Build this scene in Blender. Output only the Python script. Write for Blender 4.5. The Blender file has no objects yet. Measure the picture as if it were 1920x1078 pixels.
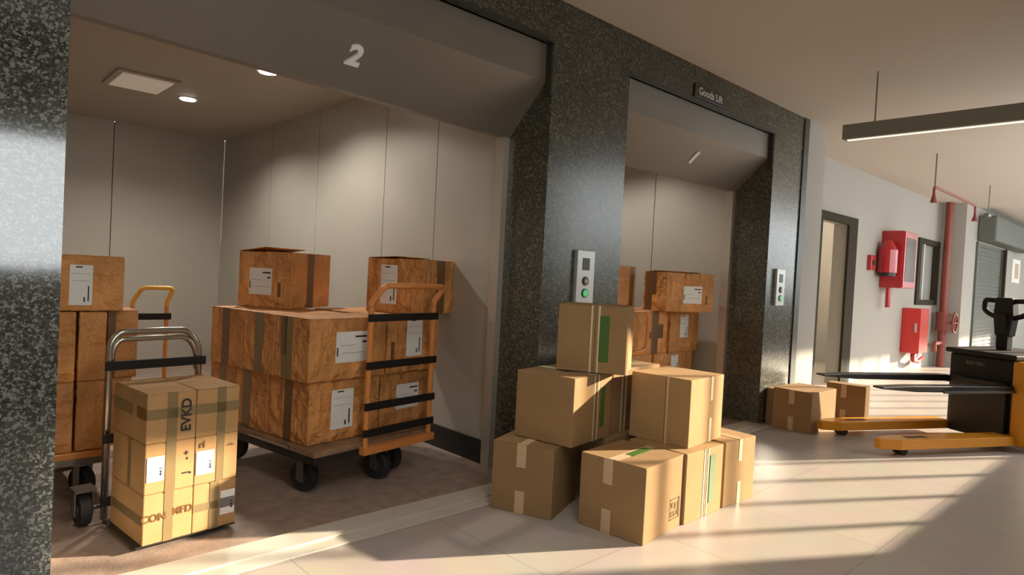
import bpy, bmesh, math, random
from mathutils import Vector, Matrix
random.seed(7)
S = bpy.context.scene
C = S.collection
R = math.radians

# ------------------------------------------------------------------ camera
cd = bpy.data.cameras.new('camera'); cam = bpy.data.objects.new('camera', cd); C.objects.link(cam)
cd.sensor_width = 36.0; cd.lens = 1209.1 * 36.0 / 1920.0; cd.clip_end = 300
yaw, pit, rol = R(43.16), R(-1.25), R(2.963)
F = Vector((math.sin(yaw)*math.cos(pit), math.cos(yaw)*math.cos(pit), math.sin(pit)))
r0 = Vector((math.cos(yaw), -math.sin(yaw), 0)); u0 = r0.cross(F)
Rt = math.cos(rol)*r0 + math.sin(rol)*u0
Up = -math.sin(rol)*r0 + math.cos(rol)*u0
m = Matrix((Rt, Up, -F)).transposed().to_4x4(); m.translation = Vector((0, -2.785, 1.3))
cam.matrix_world = m
S.camera = cam

# ------------------------------------------------------------------ world, sun, exposure
S.view_settings.view_transform = 'Standard'; S.view_settings.look = 'None'
S.view_settings.gamma = 1.0; S.view_settings.exposure = 0.05; S.view_settings.use_curve_mapping = False
W = bpy.data.worlds.new('sky'); S.world = W; W.use_nodes = True
bg = W.node_tree.nodes['Background']; bg.inputs[0].default_value = (0.90, 0.95, 0.96, 1); bg.inputs[1].default_value = 6.0
sl = bpy.data.lights.new('sun', 'SUN'); sl.energy = 17.0; sl.color = (1.0, 0.84, 0.63); sl.angle = R(0.9)
so = bpy.data.objects.new('sun', sl); C.objects.link(so)
sd = Vector((-0.874, 0.486, -0.30)).normalized()
so.rotation_euler = sd.to_track_quat('-Z', 'Y').to_euler(); so.location = (20, -12, 8)

# ------------------------------------------------------------------ materials
MATS = {}
def mat(name, col, rough=0.6, metal=0.0, spec=0.5, bump=0.0, bscale=60, bdist=0.01, var=0.0, vscale=6, emit=None, estr=0, coat=0):
    if name in MATS: return MATS[name]
    M = bpy.data.materials.new(name); M.use_nodes = True; nt = M.node_tree; b = nt.nodes['Principled BSDF']
    b.inputs['Base Color'].default_value = (*col, 1); b.inputs['Roughness'].default_value = rough
    b.inputs['Metallic'].default_value = metal; b.inputs['Specular IOR Level'].default_value = spec
    if coat: b.inputs['Coat Weight'].default_value = coat; b.inputs['Coat Roughness'].default_value = 0.08
    tc = nt.nodes.new('ShaderNodeTexCoord')
    if var:
        n = nt.nodes.new('ShaderNodeTexNoise'); n.inputs['Scale'].default_value = vscale; n.inputs['Detail'].default_value = 5
        rp = nt.nodes.new('ShaderNodeValToRGB'); nt.links.new(tc.outputs['Object'], n.inputs['Vector'])
        rp.color_ramp.elements[0].position = 0.3; rp.color_ramp.elements[1].position = 0.7
        rp.color_ramp.elements[0].color = (*[c*(1-var) for c in col], 1); rp.color_ramp.elements[1].color = (*[min(1, c*(1+var)) for c in col], 1)
        nt.links.new(n.outputs['Fac'], rp.inputs['Fac']); nt.links.new(rp.outputs['Color'], b.inputs['Base Color'])
    if bump:
        n2 = nt.nodes.new('ShaderNodeTexNoise'); n2.inputs['Scale'].default_value = bscale; n2.inputs['Detail'].default_value = 4
        bp = nt.nodes.new('ShaderNodeBump'); bp.inputs['Strength'].default_value = bump; bp.inputs['Distance'].default_value = bdist
        nt.links.new(tc.outputs['Object'], n2.inputs['Vector']); nt.links.new(n2.outputs['Fac'], bp.inputs['Height']); nt.links.new(bp.outputs['Normal'], b.inputs['Normal'])
    if emit:
        b.inputs['Emission Color'].default_value = (*emit, 1); b.inputs['Emission Strength'].default_value = estr
    MATS[name] = M; return M

def granite(name, dark, mid, light, sc, rough, spec=0.6, pl=0.80):
    """polished granite: small crystal cells in three tones over a slow mottling"""
    M = bpy.data.materials.new(name); M.use_nodes = True; nt = M.node_tree; b = nt.nodes['Principled BSDF']; L = nt.links.new
    tc = nt.nodes.new('ShaderNodeTexCoord')
    nz = nt.nodes.new('ShaderNodeTexNoise'); nz.inputs['Scale'].default_value = sc*0.7; nz.inputs['Detail'].default_value = 3
    ad = nt.nodes.new('ShaderNodeVectorMath'); ad.operation = 'MULTIPLY_ADD'; ad.inputs[1].default_value = (0.022,)*3
    L(tc.outputs['Object'], nz.inputs['Vector']); L(nz.outputs['Color'], ad.inputs[0]); L(tc.outputs['Object'], ad.inputs[2])
    vo = nt.nodes.new('ShaderNodeTexVoronoi'); vo.inputs['Scale'].default_value = sc; L(ad.outputs[0], vo.inputs['Vector'])
    sp = nt.nodes.new('ShaderNodeSeparateColor'); L(vo.outputs['Color'], sp.inputs[0])
    n3 = nt.nodes.new('ShaderNodeTexNoise'); n3.inputs['Scale'].default_value = 5; n3.inputs['Detail'].default_value = 4; L(tc.outputs['Object'], n3.inputs['Vector'])
    mt = nt.nodes.new('ShaderNodeMath'); mt.operation = 'MULTIPLY_ADD'; mt.inputs[1].default_value = 0.35; L(n3.outputs['Fac'], mt.inputs[0]); L(sp.outputs[0], mt.inputs[2])
    rp_ = nt.nodes.new('ShaderNodeValToRGB'); e = rp_.color_ramp.elements
    e[0].position = 0.42; e[0].color = (*dark, 1); e[1].position = 1.0; e[1].color = (*light, 1)
    x = e.new(0.58); x.color = (*mid, 1); x = e.new(pl); x.color = (*[c*1.25 for c in mid], 1); x = e.new(min(0.98, pl+0.10)); x.color = (*light, 1)
    sc_ = nt.nodes.new('ShaderNodeMath'); sc_.operation = 'MULTIPLY'; sc_.inputs[1].default_value = 0.87; L(mt.outputs[0], sc_.inputs[0])
    L(sc_.outputs[0], rp_.inputs['Fac']); L(rp_.outputs['Color'], b.inputs['Base Color'])
    b.inputs['Roughness'].default_value = rough; b.inputs['Specular IOR Level'].default_value = spec
    return M

def tiled_floor():
    M = bpy.data.materials.new('floor_tile'); M.use_nodes = True; nt = M.node_tree; b = nt.nodes['Principled BSDF']
    tc = nt.nodes.new('ShaderNodeTexCoord'); br = nt.nodes.new('ShaderNodeTexBrick')
    br.offset = 0; br.inputs['Scale'].default_value = 1.0; br.inputs['Brick Width'].default_value = 0.8; br.inputs['Row Height'].default_value = 0.8
    br.inputs['Mortar Size'].default_value = 0.003; br.inputs['Mortar Smooth'].default_value = 0.2
    br.inputs['Color1'].default_value = (0.51, 0.455, 0.40, 1); br.inputs['Color2'].default_value = (0.495, 0.44, 0.385, 1); br.inputs['Mortar'].default_value = (0.33, 0.29, 0.25, 1)
    mp = nt.nodes.new('ShaderNodeMapping'); mp.inputs['Location'].default_value = (0.35, 0.14, 0)
    nt.links.new(tc.outputs['Object'], mp.inputs['Vector']); nt.links.new(mp.outputs['Vector'], br.inputs['Vector'])
    n = nt.nodes.new('ShaderNodeTexNoise'); n.inputs['Scale'].default_value = 3; n.inputs['Detail'].default_value = 6
    nt.links.new(tc.outputs['Object'], n.inputs['Vector'])
    mx = nt.nodes.new('ShaderNodeMix'); mx.data_type = 'RGBA'; mx.blend_type = 'MULTIPLY'; mx.inputs[0].default_value = 0.25
    nt.links.new(br.outputs['Color'], mx.inputs[6]); nt.links.new(n.outputs['Color'], mx.inputs[7]); nt.links.new(mx.outputs[2], b.inputs['Base Color'])
    b.inputs['Roughness'].default_value = 0.36; b.inputs['Specular IOR Level'].default_value = 0.4
    return M

G_PILLAR = granite('grey_granite', (0.038, 0.040, 0.030), (0.066, 0.066, 0.050), (0.16, 0.152, 0.12), 100, 0.24, 0.6, 0.86)
G_NEAR = granite('grey_granite_coarse', (0.022, 0.024, 0.021), (0.060, 0.064, 0.057), (0.20, 0.205, 0.19), 125, 0.09, 1.0, 0.74)
G_NEAR.node_tree.nodes['Principled BSDF'].inputs['IOR'].default_value = 1.58
FLOOR = tiled_floor()
CEIL = mat('ceiling_paint', (0.56, 0.49, 0.42), 0.9, bump=0.03)
WALL = mat('wall_paint', (0.385, 0.36, 0.32), 0.85, bump=0.03)
HEAD = mat('painted_header_metal', (0.23, 0.205, 0.175), 0.42, 0.3, var=0.04, vscale=2)
DKSTRIP = mat('dark_granite_edge', (0.035, 0.035, 0.028), 0.4, var=0.3, vscale=40)
FRAME = mat('brushed_door_frame', (0.60, 0.55, 0.48), 0.35, 0.6)
CARW = mat('lift_wall_panel', (0.50, 0.47, 0.41), 0.42, 0.35, var=0.04, vscale=1.5)
CARC = mat('lift_ceiling_panel', (0.42, 0.37, 0.31), 0.55, 0.1)
CARF = mat('lift_floor_plate', (0.34, 0.25, 0.20), 0.6, 0.0, bump=0.2, bscale=90, var=0.2, vscale=12)
SILL = mat('threshold_metal', (0.62, 0.58, 0.50), 0.5, 0.15, var=0.06, vscale=8)
DARKGAP = mat('dark_joint', (0.05, 0.045, 0.04), 0.8)
KRAFT = [mat('beige_cardboard_%s' % s, c, 0.85, spec=0.2, bump=0.12, bscale=25, var=0.07, vscale=5) for s, c in
         (('a', (0.315, 0.195, 0.092)), ('b', (0.38, 0.24, 0.112)), ('c', (0.285, 0.177, 0.085)))]
ORNG = [mat('orange_cardboard_%s' % s, c, 0.55, spec=0.4, bump=1.0, bscale=9, bdist=0.08, var=0.22, vscale=5) for s, c in
        (('a', (0.64, 0.29, 0.090)), ('b', (0.60, 0.275, 0.088)), ('c', (0.67, 0.31, 0.098)))]
YKRAFT = mat('yellow_cardboard', (0.44, 0.26, 0.115), 0.8, spec=0.25, bump=0.2, bscale=12, var=0.10, vscale=6)
TAPEL = mat('pale_paper_tape', (0.56, 0.40, 0.25), 0.5)
TAPEW = mat('whitish_tape', (0.66, 0.56, 0.36), 0.4)
TAPED = mat('brown_packing_tape', (0.170, 0.085, 0.032), 0.3)
TAPEM = mat('olive_packing_tape', (0.23, 0.16, 0.075), 0.3)
GREEN = mat('green_sticker', (0.055, 0.13, 0.018), 0.5)
LABEL = mat('white_label_paper', (0.80, 0.79, 0.75), 0.5)
INK = mat('black_print', (0.03, 0.022, 0.018), 0.7)
INKB = mat('brown_print', (0.13, 0.065, 0.025), 0.7)
BLUEL = mat('slate_label', (0.10, 0.10, 0.11), 0.5)
ORMET = mat('orange_painted_steel', (0.66, 0.25, 0.065), 0.35, 0.0, coat=0.2)
YELMET = mat('yellow_painted_steel', (0.80, 0.42, 0.05), 0.3, coat=0.3)
DECK = mat('worn_plywood_deck', (0.28, 0.17, 0.095), 0.6, var=0.35, vscale=9)
BLKRUB = mat('black_rubber', (0.018, 0.018, 0.020), 0.6)
BLKPL = mat('black_plastic', (0.014, 0.011, 0.009), 0.6, spec=0.3)
BLKMET = mat('dark_painted_metal', (0.030, 0.028, 0.026), 0.4, 0.4)
CHROME = mat('chrome_tube', (0.50, 0.46, 0.40), 0.22, 0.95)
GREYMET = mat('grey_steel', (0.20, 0.19, 0.18), 0.4, 0.8)
TRUCKY = mat('amber_truck_paint', (0.72, 0.30, 0.018), 0.38, coat=0.3)
RED = mat('red_paint', (0.42, 0.018, 0.022), 0.3, coat=0.3)
RED2 = mat('bright_red_paint', (0.56, 0.022, 0.016), 0.28, coat=0.4)
REDP = mat('faded_red_pipe', (0.22, 0.045, 0.028), 0.45)
DKGLASS = mat('dark_glass', (0.06, 0.035, 0.035), 0.1)
GREYGL = mat('frosted_grey_glass', (0.36, 0.35, 0.33), 0.25)
DKFRAME = mat('dark_bronze_frame', (0.035, 0.028, 0.018), 0.8, spec=0.2)
SHUT = mat('grey_roller_shutter', (0.115, 0.120, 0.105), 0.6, 0.1)
LAMPB = mat('grey_lamp_housing', (0.24, 0.245, 0.21), 0.5)
WHITEM = mat('white_letter_enamel', (0.88, 0.90, 0.88), 0.4)
SILVER = mat('satin_silver_plate', (0.50, 0.51, 0.49), 0.35, 0.4)
SIGNB = mat('sign_black', (0.022, 0.022, 0.018), 0.4)
SIGNT = mat('sign_grey_letter', (0.60, 0.60, 0.54), 0.5)
LEDM = mat('led_diffuser', (0.8, 0.8, 0.75), 0.5, emit=(1.0, 0.93, 0.80), estr=0.9)
FILL_LED = mat('led_diffuser_lit', (0.8, 0.8, 0.75), 0.5, emit=(1.0, 0.93, 0.84), estr=60)
DOWNM = mat('downlight_lens', (0.9, 0.9, 0.85), 0.5, emit=(1.0, 0.95, 0.86), estr=22)
PANELM = mat('lamp_panel_diffuser', (0.75, 0.68, 0.58), 0.5, emit=(1.0, 0.85, 0.68), estr=0.12)
HEDGE = mat('leaf_green', (0.035, 0.055, 0.028), 0.9, var=0.4, vscale=2)
BUTG = mat('green_lit_button', (0.02, 0.30, 0.07), 0.4, emit=(0.05, 0.8, 0.2), estr=0.4)
BUTR = mat('reddish_button', (0.20, 0.09, 0.08), 0.4)

# ------------------------------------------------------------------ mesh helpers
def obj(name, bm, material, parent=None, smooth=False, bevel=0, loc=None, rot=None):
    bmesh.ops.recalc_face_normals(bm, faces=bm.faces)
    me = bpy.data.meshes.new(name); bm.to_mesh(me); bm.free()
    if smooth:
        for p in me.polygons: p.use_smooth = True
    me.materials.append(material)
    o = bpy.data.objects.new(name, me); C.objects.link(o)
    if parent is not None: o.parent = parent
    if loc is not None: o.location = loc
    if rot is not None: o.rotation_euler = rot
    if bevel:
        md = o.modifiers.new('edge', 'BEVEL'); md.width = bevel; md.segments = 2; md.limit_method = 'ANGLE'
    return o
def box(bm, x0, x1, y0, y1, z0, z1):
    v = [bm.verts.new(p) for p in ((x0,y0,z0),(x1,y0,z0),(x1,y1,z0),(x0,y1,z0),(x0,y0,z1),(x1,y0,z1),(x1,y1,z1),(x0,y1,z1))]
    for f in ((3,2,1,0),(4,5,6,7),(0,1,5,4),(1,2,6,5),(2,3,7,6),(3,0,4,7)): bm.faces.new([v[i] for i in f])
    return bm
def B(*a):
    return box(bmesh.new(), *a)
def prism(bm, pts, axis, a, b):
    """closed outline pts (2D) swept along axis from a to b"""
    def P(p, t): return {'x': (t, p[0], p[1]), 'y': (p[0], t, p[1]), 'z': (p[0], p[1], t)}[axis]
    A = [bm.verts.new(P(p, a)) for p in pts]; Bv = [bm.verts.new(P(p, b)) for p in pts]
    bm.faces.new(A); bm.faces.new(Bv[::-1]); n = len(pts)
    for i in range(n): bm.faces.new((A[i], A[(i+1)%n], Bv[(i+1)%n], Bv[i]))
    return bm
def cyl(bm, p0, p1, r, n=20, r1=None):
    p0 = Vector(p0); p1 = Vector(p1); d = p1-p0; q = d.to_track_quat('Z', 'Y'); r1 = r if r1 is None else r1
    A, Bv = [], []
    for i in range(n):
        a = 2*math.pi*i/n; c = Vector((math.cos(a), math.sin(a), 0))
        A.append(bm.verts.new(p0 + q @ (c*r))); Bv.append(bm.verts.new(p1 + q @ (c*r1)))
    bm.faces.new(A[::-1]); bm.faces.new(Bv)
    for i in range(n): bm.faces.new((A[i], A[(i+1)%n], Bv[(i+1)%n], Bv[i]))
    return bm
def rounded(pts, rad, n=6, closed=False):
    pts = [Vector(p) for p in pts]; out = []
    N = len(pts)
    for i, p in enumerate(pts):
        if not closed and i in (0, N-1): out.append(p); continue
        a = pts[i-1]; b = pts[(i+1) % N]
        da = (a-p); db = (b-p); r = min(rad, da.length*0.48, db.length*0.48)
        s = p+da.normalized()*r; e = p+db.normalized()*r
        for k in range(n+1):
            t = k/n; out.append(s*(1-t)**2 + p*2*t*(1-t) + e*t*t)
    return out
def tube(bm, pts, r, n=12, closed=False):
    pts = [Vector(p) for p in pts]; N = len(pts); rings = []; prev = None
    for i, p in enumerate(pts):
        if closed: t = (pts[(i+1) % N]-pts[i-1])
        else: t = pts[min(i+1, N-1)]-pts[max(i-1, 0)]
        t.normalize()
        if prev is None:
            up = Vector((0, 0, 1)) if abs(t.z) < 0.9 else Vector((1, 0, 0)); x = t.cross(up).normalized()
        else:
            x = (prev - t*prev.dot(t)).normalized()
        prev = x; y = t.cross(x)
        rings.append([bm.verts.new(p + x*math.cos(2*math.pi*k/n)*r + y*math.sin(2*math.pi*k/n)*r) for k in range(n)])
    for i in range(N if closed else N-1):
        a = rings[i]; b = rings[(i+1) % N]
        for k in range(n): bm.faces.new((a[k], a[(k+1)%n], b[(k+1)%n], b[k]))
    if not closed: bm.faces.new(rings[0][::-1]); bm.faces.new(rings[-1])
    return bm
def tag(o, label, cat, group=None, kind=None):
    if label: o['label'] = label
    if cat: o['category'] = cat
    if group: o['group'] = group
    if kind: o['kind'] = kind
    return o
def thing(name, label, cat, loc=(0,0,0), rz=0, group=None):
    o = bpy.data.objects.new(name, None); C.objects.link(o); o.location = loc; o.rotation_euler = (0, 0, rz)
    o.empty_display_size = 0.1
    return tag(o, label, cat, group)
def struct(name, bm, material, **k):
    o = obj(name, bm, material, **k); o['kind'] = 'structure'; return o
def text_bm(body, size, depth, offset=0.0, bold=0.0, shear=0):
    cu = bpy.data.curves.new('letters', 'FONT'); cu.body = body; cu.size = size; cu.extrude = depth/2; cu.offset = bold
    cu.align_x = 'CENTER'; cu.align_y = 'CENTER'; cu.shear = shear
    t = bpy.data.objects.new('letters', cu); C.objects.link(t)
    bpy.context.view_layer.update()
    me = bpy.data.meshes.new_from_object(t.evaluated_get(bpy.context.evaluated_depsgraph_get()))
    bm = bmesh.new(); bm.from_mesh(me)
    bpy.data.objects.remove(t); bpy.data.curves.remove(cu); bpy.data.meshes.remove(me)
    return bm

# ------------------------------------------------------------------ room shell
H = 3.0
XE = 6.6                      # end of the granite
struct('floor', B(-3.2, 24, -3.75, -0.12, -0.2, 0.0), FLOOR)
struct('floor', B(5.95, 24, -0.12, 0.75, -0.2, 0.0), FLOOR)
struct('ceiling', B(-3.2, 24, -3.75, 2.9, H, H+0.2), CEIL)
# granite facade: piers and lintel, front plane y=0
A0, B0, C0, D0 = 0.40, 2.86, 3.63, 5.87
struct('wall_left_pier', B(-3.2, A0, 0, 0.36, 0, H), G_NEAR)
struct('wall_middle_pier', B(B0, C0, 0, 0.36, 0, H), G_PILLAR)
struct('wall_right_pier', B(D0, XE-0.11, 0, 0.36, 0, H), G_PILLAR)
struct('trim_1', B(XE-0.11, XE, -0.012, 0.36, 0, H), DKSTRIP)
H2 = 2.747
for i, (a, b) in enumerate(((A0, B0), (C0, D0))):
    struct('wall_lintel', B(a, b, 0, 0.36, H2, H), G_PILLAR)
    # thin metal lip under the granite
    struct('trim_%d' % (2+i), B(a, b, -0.006, 0.03, H2-0.022, H2+0.004), DKSTRIP)
    # header panel: vertical face, then sloped soffit down to the door frame
    hb0, hb1 = (2.255, 2.185) if i == 0 else (2.21, 2.21)
    bm = bmesh.new()
    prof = [(0.05, H2-0.022), (0.05, 2.50), (0.36, None), (0.42, None), (0.42, H2-0.022)]
    ends = []
    for q in range(25):
        x = a+(b-a)*q/24; hb = hb0+(hb1-hb0)*q/24
        ends.append([bm.verts.new((x, y, hb if z is None else z)) for y, z in prof])
    bm.faces.new(ends[0]); bm.faces.new(ends[-1][::-1])
    for q in range(24):
        for k in range(5): bm.faces.new((ends[q][k], ends[q][(k+1) % 5], ends[q+1][(k+1) % 5], ends[q+1][k]))
    struct('trim_%d' % (4+i), bm, HEAD)
    # dark inner angle of the opening along the jamb top
    struct('trim_%d' % (6+i), B(b-0.012, b, 0.004, 0.05, 2.40, H2-0.022), DKSTRIP)
    # metal door frame posts at the back of the jamb
    struct('trim_%d' % (8+i), B(b-0.045, b+0.10, 0.36, 0.44, 0, 2.3), FRAME)
    struct('trim_%d' % (10+i), B(a-0.1, a+0.02, 0.36, 0.44, 0, 2.3), FRAME)
    # two-step metal threshold
    struct('trim_%d' % (12+i), B(a, b, -0.03, 0.12, -0.1, 0.012), SILL)
    struct('trim_%d' % (14+i), B(a-0.02, b+0.02, -0.12, -0.034, -0.1, 0.004), SILL)
    struct('trim_%d' % (16+i), B(a, b, -0.034, -0.03, -0.1, -0.004), DARKGAP)
struct('floor', B(B0+0.02, C0-0.02, -0.12, 0.0, -0.2, 0.0), FLOOR)
struct('floor', B(D0+0.02, 5.95, -0.12, 0.0, -0.2, 0.0), FLOOR)
struct('floor', B(-3.2, A0-0.02, -0.12, 0.0, -0.2, 0.0), FLOOR)
# pale pier beyond the granite, recessed corridor wall, projecting column wall
struct('wall_corner_pier', B(XE, 7.05, 0.0, 0.60, 0, H), WALL)
DX0, DX1, DT = 8.35, 9.40, 2.22
struct('wall_recess', B(7.05, DX0, 0.57, 0.75, 0, H), WALL)
struct('wall_recess', B(DX0, DX1, 0.57, 0.75, DT, H), WALL)
WX0, WX1, WZ0, WZ1 = 12.62, 13.90, 1.12, 2.28
struct('wall_recess', B(DX1, WX0, 0.57, 0.75, 0, H), WALL)
struct('wall_recess', B(WX0, WX1, 0.57, 0.75, 0, WZ0), WALL)
struct('wall_recess', B(WX0, WX1, 0.57, 0.75, WZ1, H), WALL)
struct('wall_recess', B(WX1, 13.97, 0.57, 0.75, 0, H), WALL)
struct('wall_column', B(13.97, 14.80, 0.18, 0.75, 0, H), WALL)
struct('wall_far', B(14.80, 17.6, 0.18, 0.75, 2.36, H), WALL)
struct('wall_far', B(17.6, 24, 0.18, 0.75, 0, H), WALL)
struct('wall_end', B(24, 24.2, -3.75, 0.75, 0, H), WALL)
struct('wall_back', B(-3.4, -3.2, -3.75, 0.36, 0, H), WALL)
# window side of the corridor (behind and to the right of the camera)
struct('wall_window_side', B(-3.2, 0.15, -3.75, -3.6, 0, H), WALL)
struct('wall_window_side', B(0.15, 1.2, -3.75, -3.6, 0, 1.14), WALL)  # unseen near window opening, added for fill and the left pier's bright reflection
struct('wall_window_side', B(0.15, 1.2, -3.75, -3.6, 2.2, H), WALL)
struct('wall_window_side', B(1.2, 6.90, -3.75, -3.6, 0, H), WALL)
struct('wall_window_side', B(6.90, 24, -3.75, -3.6, 0, 1.14), WALL)
struct('wall_window_side', B(6.90, 24, -3.75, -3.6, 2.94, H), WALL)
x = 6.90
for k in range(22):
    struct('trim_%d' % (20+k), B(x-0.018, x+0.018, -3.69, -3.65, 1.14, 2.94), DKFRAME)
    x += 0.78
# ------------------------------------------------------------------ lift cars
def car(ix, a, b, depth, seams_right, seams_back, floor_mat):
    xl, xr = a-0.1, b+0.01
    y0 = 0.44
    struct('floor', B(xl, xr, 0.12, depth, -0.1, 0.0), floor_mat)
    struct('ceiling', B(xl-0.05, xr+0.05, 0.42, depth, 2.78, 2.84), CARC)
    g = 0.004
    ys = [y0] + seams_right + [depth]
    for k in range(len(ys)-1):
        struct('wall_lift_right', B(xr, xr+0.03, ys[k]+g, ys[k+1]-g, 0, 2.78), CARW)
        struct('wall_lift_left', B(xl-0.03, xl, ys[k]+g, ys[k+1]-g, 0, 2.78), CARW)
    struct('wall_lift_right', B(xr+0.03, xr+0.05, y0, depth, 0, 2.78), DARKGAP)
    struct('wall_lift_left', B(xl-0.05, xl-0.03, y0, depth, 0, 2.78), DARKGAP)
    xs = [xl] + seams_back + [xr]
    for k in range(len(xs)-1):
        struct('wall_lift_back', B(xs[k]+g, xs[k+1]-g, depth, depth+0.03, 0, 2.78), CARW)
    struct('wall_lift_back', B(xl-0.05, xr+0.05, depth+0.03, depth+0.05, 0, 2.78), DARKGAP)
    struct('baseboard_lift_%d' % ix, B(xr-0.012, xr, y0, depth, 0, 0.16), BLKMET)  # dark strip standing in for the shadow along the wall foot
car(2, A0, B0, 5.68, [1.163, 1.886, 3.10, 4.202], [0.95, 1.664], CARF)
car(1, C0, D0, 3.2, [1.3, 2.2], [4.4, 5.2], CARF)

def downlight(x, y, z, label, power=14, group='recessed downlights in lift 2'):
    t = thing('recessed_downlight', label, 'ceiling light', (x, y, z), 0, group)
    bm = bmesh.new(); cyl(bm, (0,0,-0.006), (0,0,0.0), 0.085, 28); obj('rim', bm, SILVER, t)
    bm = bmesh.new(); cyl(bm, (0,0,-0.012), (0,0,-0.0062), 0.065, 28); obj('lens', bm, DOWNM, t)
    l = bpy.data.lights.new('downlight_glow', 'SPOT'); l.energy = power; l.color = (1.0, 0.93, 0.83); l.spot_size = R(150); l.spot_blend = 0.6; l.shadow_soft_size = 0.06
    lo = bpy.data.objects.new('downlight_glow', l); C.objects.link(lo); lo.parent = t; lo.location = (0, 0, -0.03)
    return t
downlight(2.02, 2.286, 2.78, 'small round glowing downlight in the lift 2 ceiling, nearer the door', 125)
downlight(1.881, 3.795, 2.78, 'small round glowing downlight deeper in the lift 2 ceiling, near the square panel', 110)
downlight(4.9, 1.7, 2.78, 'round downlight in the ceiling of lift 1', 90, None)
t = thing('ceiling_panel', 'square slightly raised light panel in the ceiling of lift 2', 'ceiling panel', (1.42, 3.50, 2.78))
bm = bmesh.new(); box(bm, -0.23, 0.23, -0.30, 0.30, -0.018, 0.0); obj('panel_frame', bm, CARC, t, bevel=0.004)
bm = bmesh.new(); box(bm, -0.19, 0.19, -0.26, 0.26, -0.03, -0.0185); obj('diffuser', bm, PANELM, t, bevel=0.004)

# ------------------------------------------------------------------ numbers and signs
def place_text(name, body, size, depth, M, mtl, parent=None, bold=0.0, sx=1.0):
    bm = text_bm(body, size, depth, bold=bold)
    bmesh.ops.transform(bm, matrix=M @ Matrix.Diagonal((sx, 1, 1, 1)), verts=bm.verts)
    return obj(name, bm, mtl, parent)
def frame_mat(origin, xdir, ydir):
    x = Vector(xdir).normalized(); y = Vector(ydir).normalized(); z = x.cross(y)
    m = Matrix((x, y, z)).transposed().to_4x4(); m.translation = Vector(origin); return m
slope = Vector((0, -0.31, 0.277)).normalized()
n = Vector((1,0,0)).cross(slope)
tag(place_text('lift_number', '2', 0.160, 0.012, frame_mat(Vector((1.625, 0.205, 2.362))+n*0.008, (1,0,0), slope), WHITEM, bold=0.006), 'white numeral 2 on the sloped header of the nearer lift', 'number')
tag(place_text('lift_number', '1', 0.150, 0.012, frame_mat(Vector((4.82, 0.205, 2.36))+n*0.008, (1,0,0), slope), WHITEM, bold=0.010), 'white numeral 1 on the sloped header of the farther lift', 'number')
t = thing('lift_sign', 'small black sign reading Goods Lift on the granite above lift 1', 'sign', (4.68, 0, 2.81))
bm = B(-0.235, 0.235, -0.015, 0.0, -0.052, 0.052); obj('sign_plate', bm, SIGNB, t, bevel=0.003)
place_text('lettering', 'Goods Lift', 0.083, 0.002, frame_mat((0, -0.0165, -0.002), (1,0,0), (0,0,1)), SIGNT, t, bold=0.0015, sx=1.02)
def call_panel(x, label):
    t = thing('call_panel', label, 'call panel', (x, 0, 1.30), 0)
    obj('plate', B(-0.088, 0.088, -0.028, 0.0, -0.175, 0.175), SILVER, t, bevel=0.004)
    obj('display', B(-0.034, 0.034, -0.031, -0.0282, 0.045, 0.125), SIGNB, t)
    for z, mm, nm in ((-0.025, BUTR, 'button'), (-0.105, BUTG, 'button')):
        bm = bmesh.new(); cyl(bm, (0,-0.033,z), (0,-0.0282,z), 0.030, 24); b = obj(nm, bm, BLKMET, t)
        bm = bmesh.new(); cyl(bm, (0,-0.037,z), (0,-0.0332,z), 0.023, 24); obj('button_cap', bm, mm, b)
        bm = bmesh.new(); prism(bm, [(-0.010, z+(0.006 if mm is BUTG else -0.006)), (0.010, z+(0.006 if mm is BUTG else -0.006)), (0, z-(0.010 if mm is BUTG else -0.010))], 'y', -0.0385, -0.0372)
        obj('arrow', bm, WHITEM, b)
    return t
call_panel(3.24, 'silver lift call panel with a green lit button on the middle granite pillar')
call_panel(6.12, 'silver call panel on the far right granite pillar beside lift 1')

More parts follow.
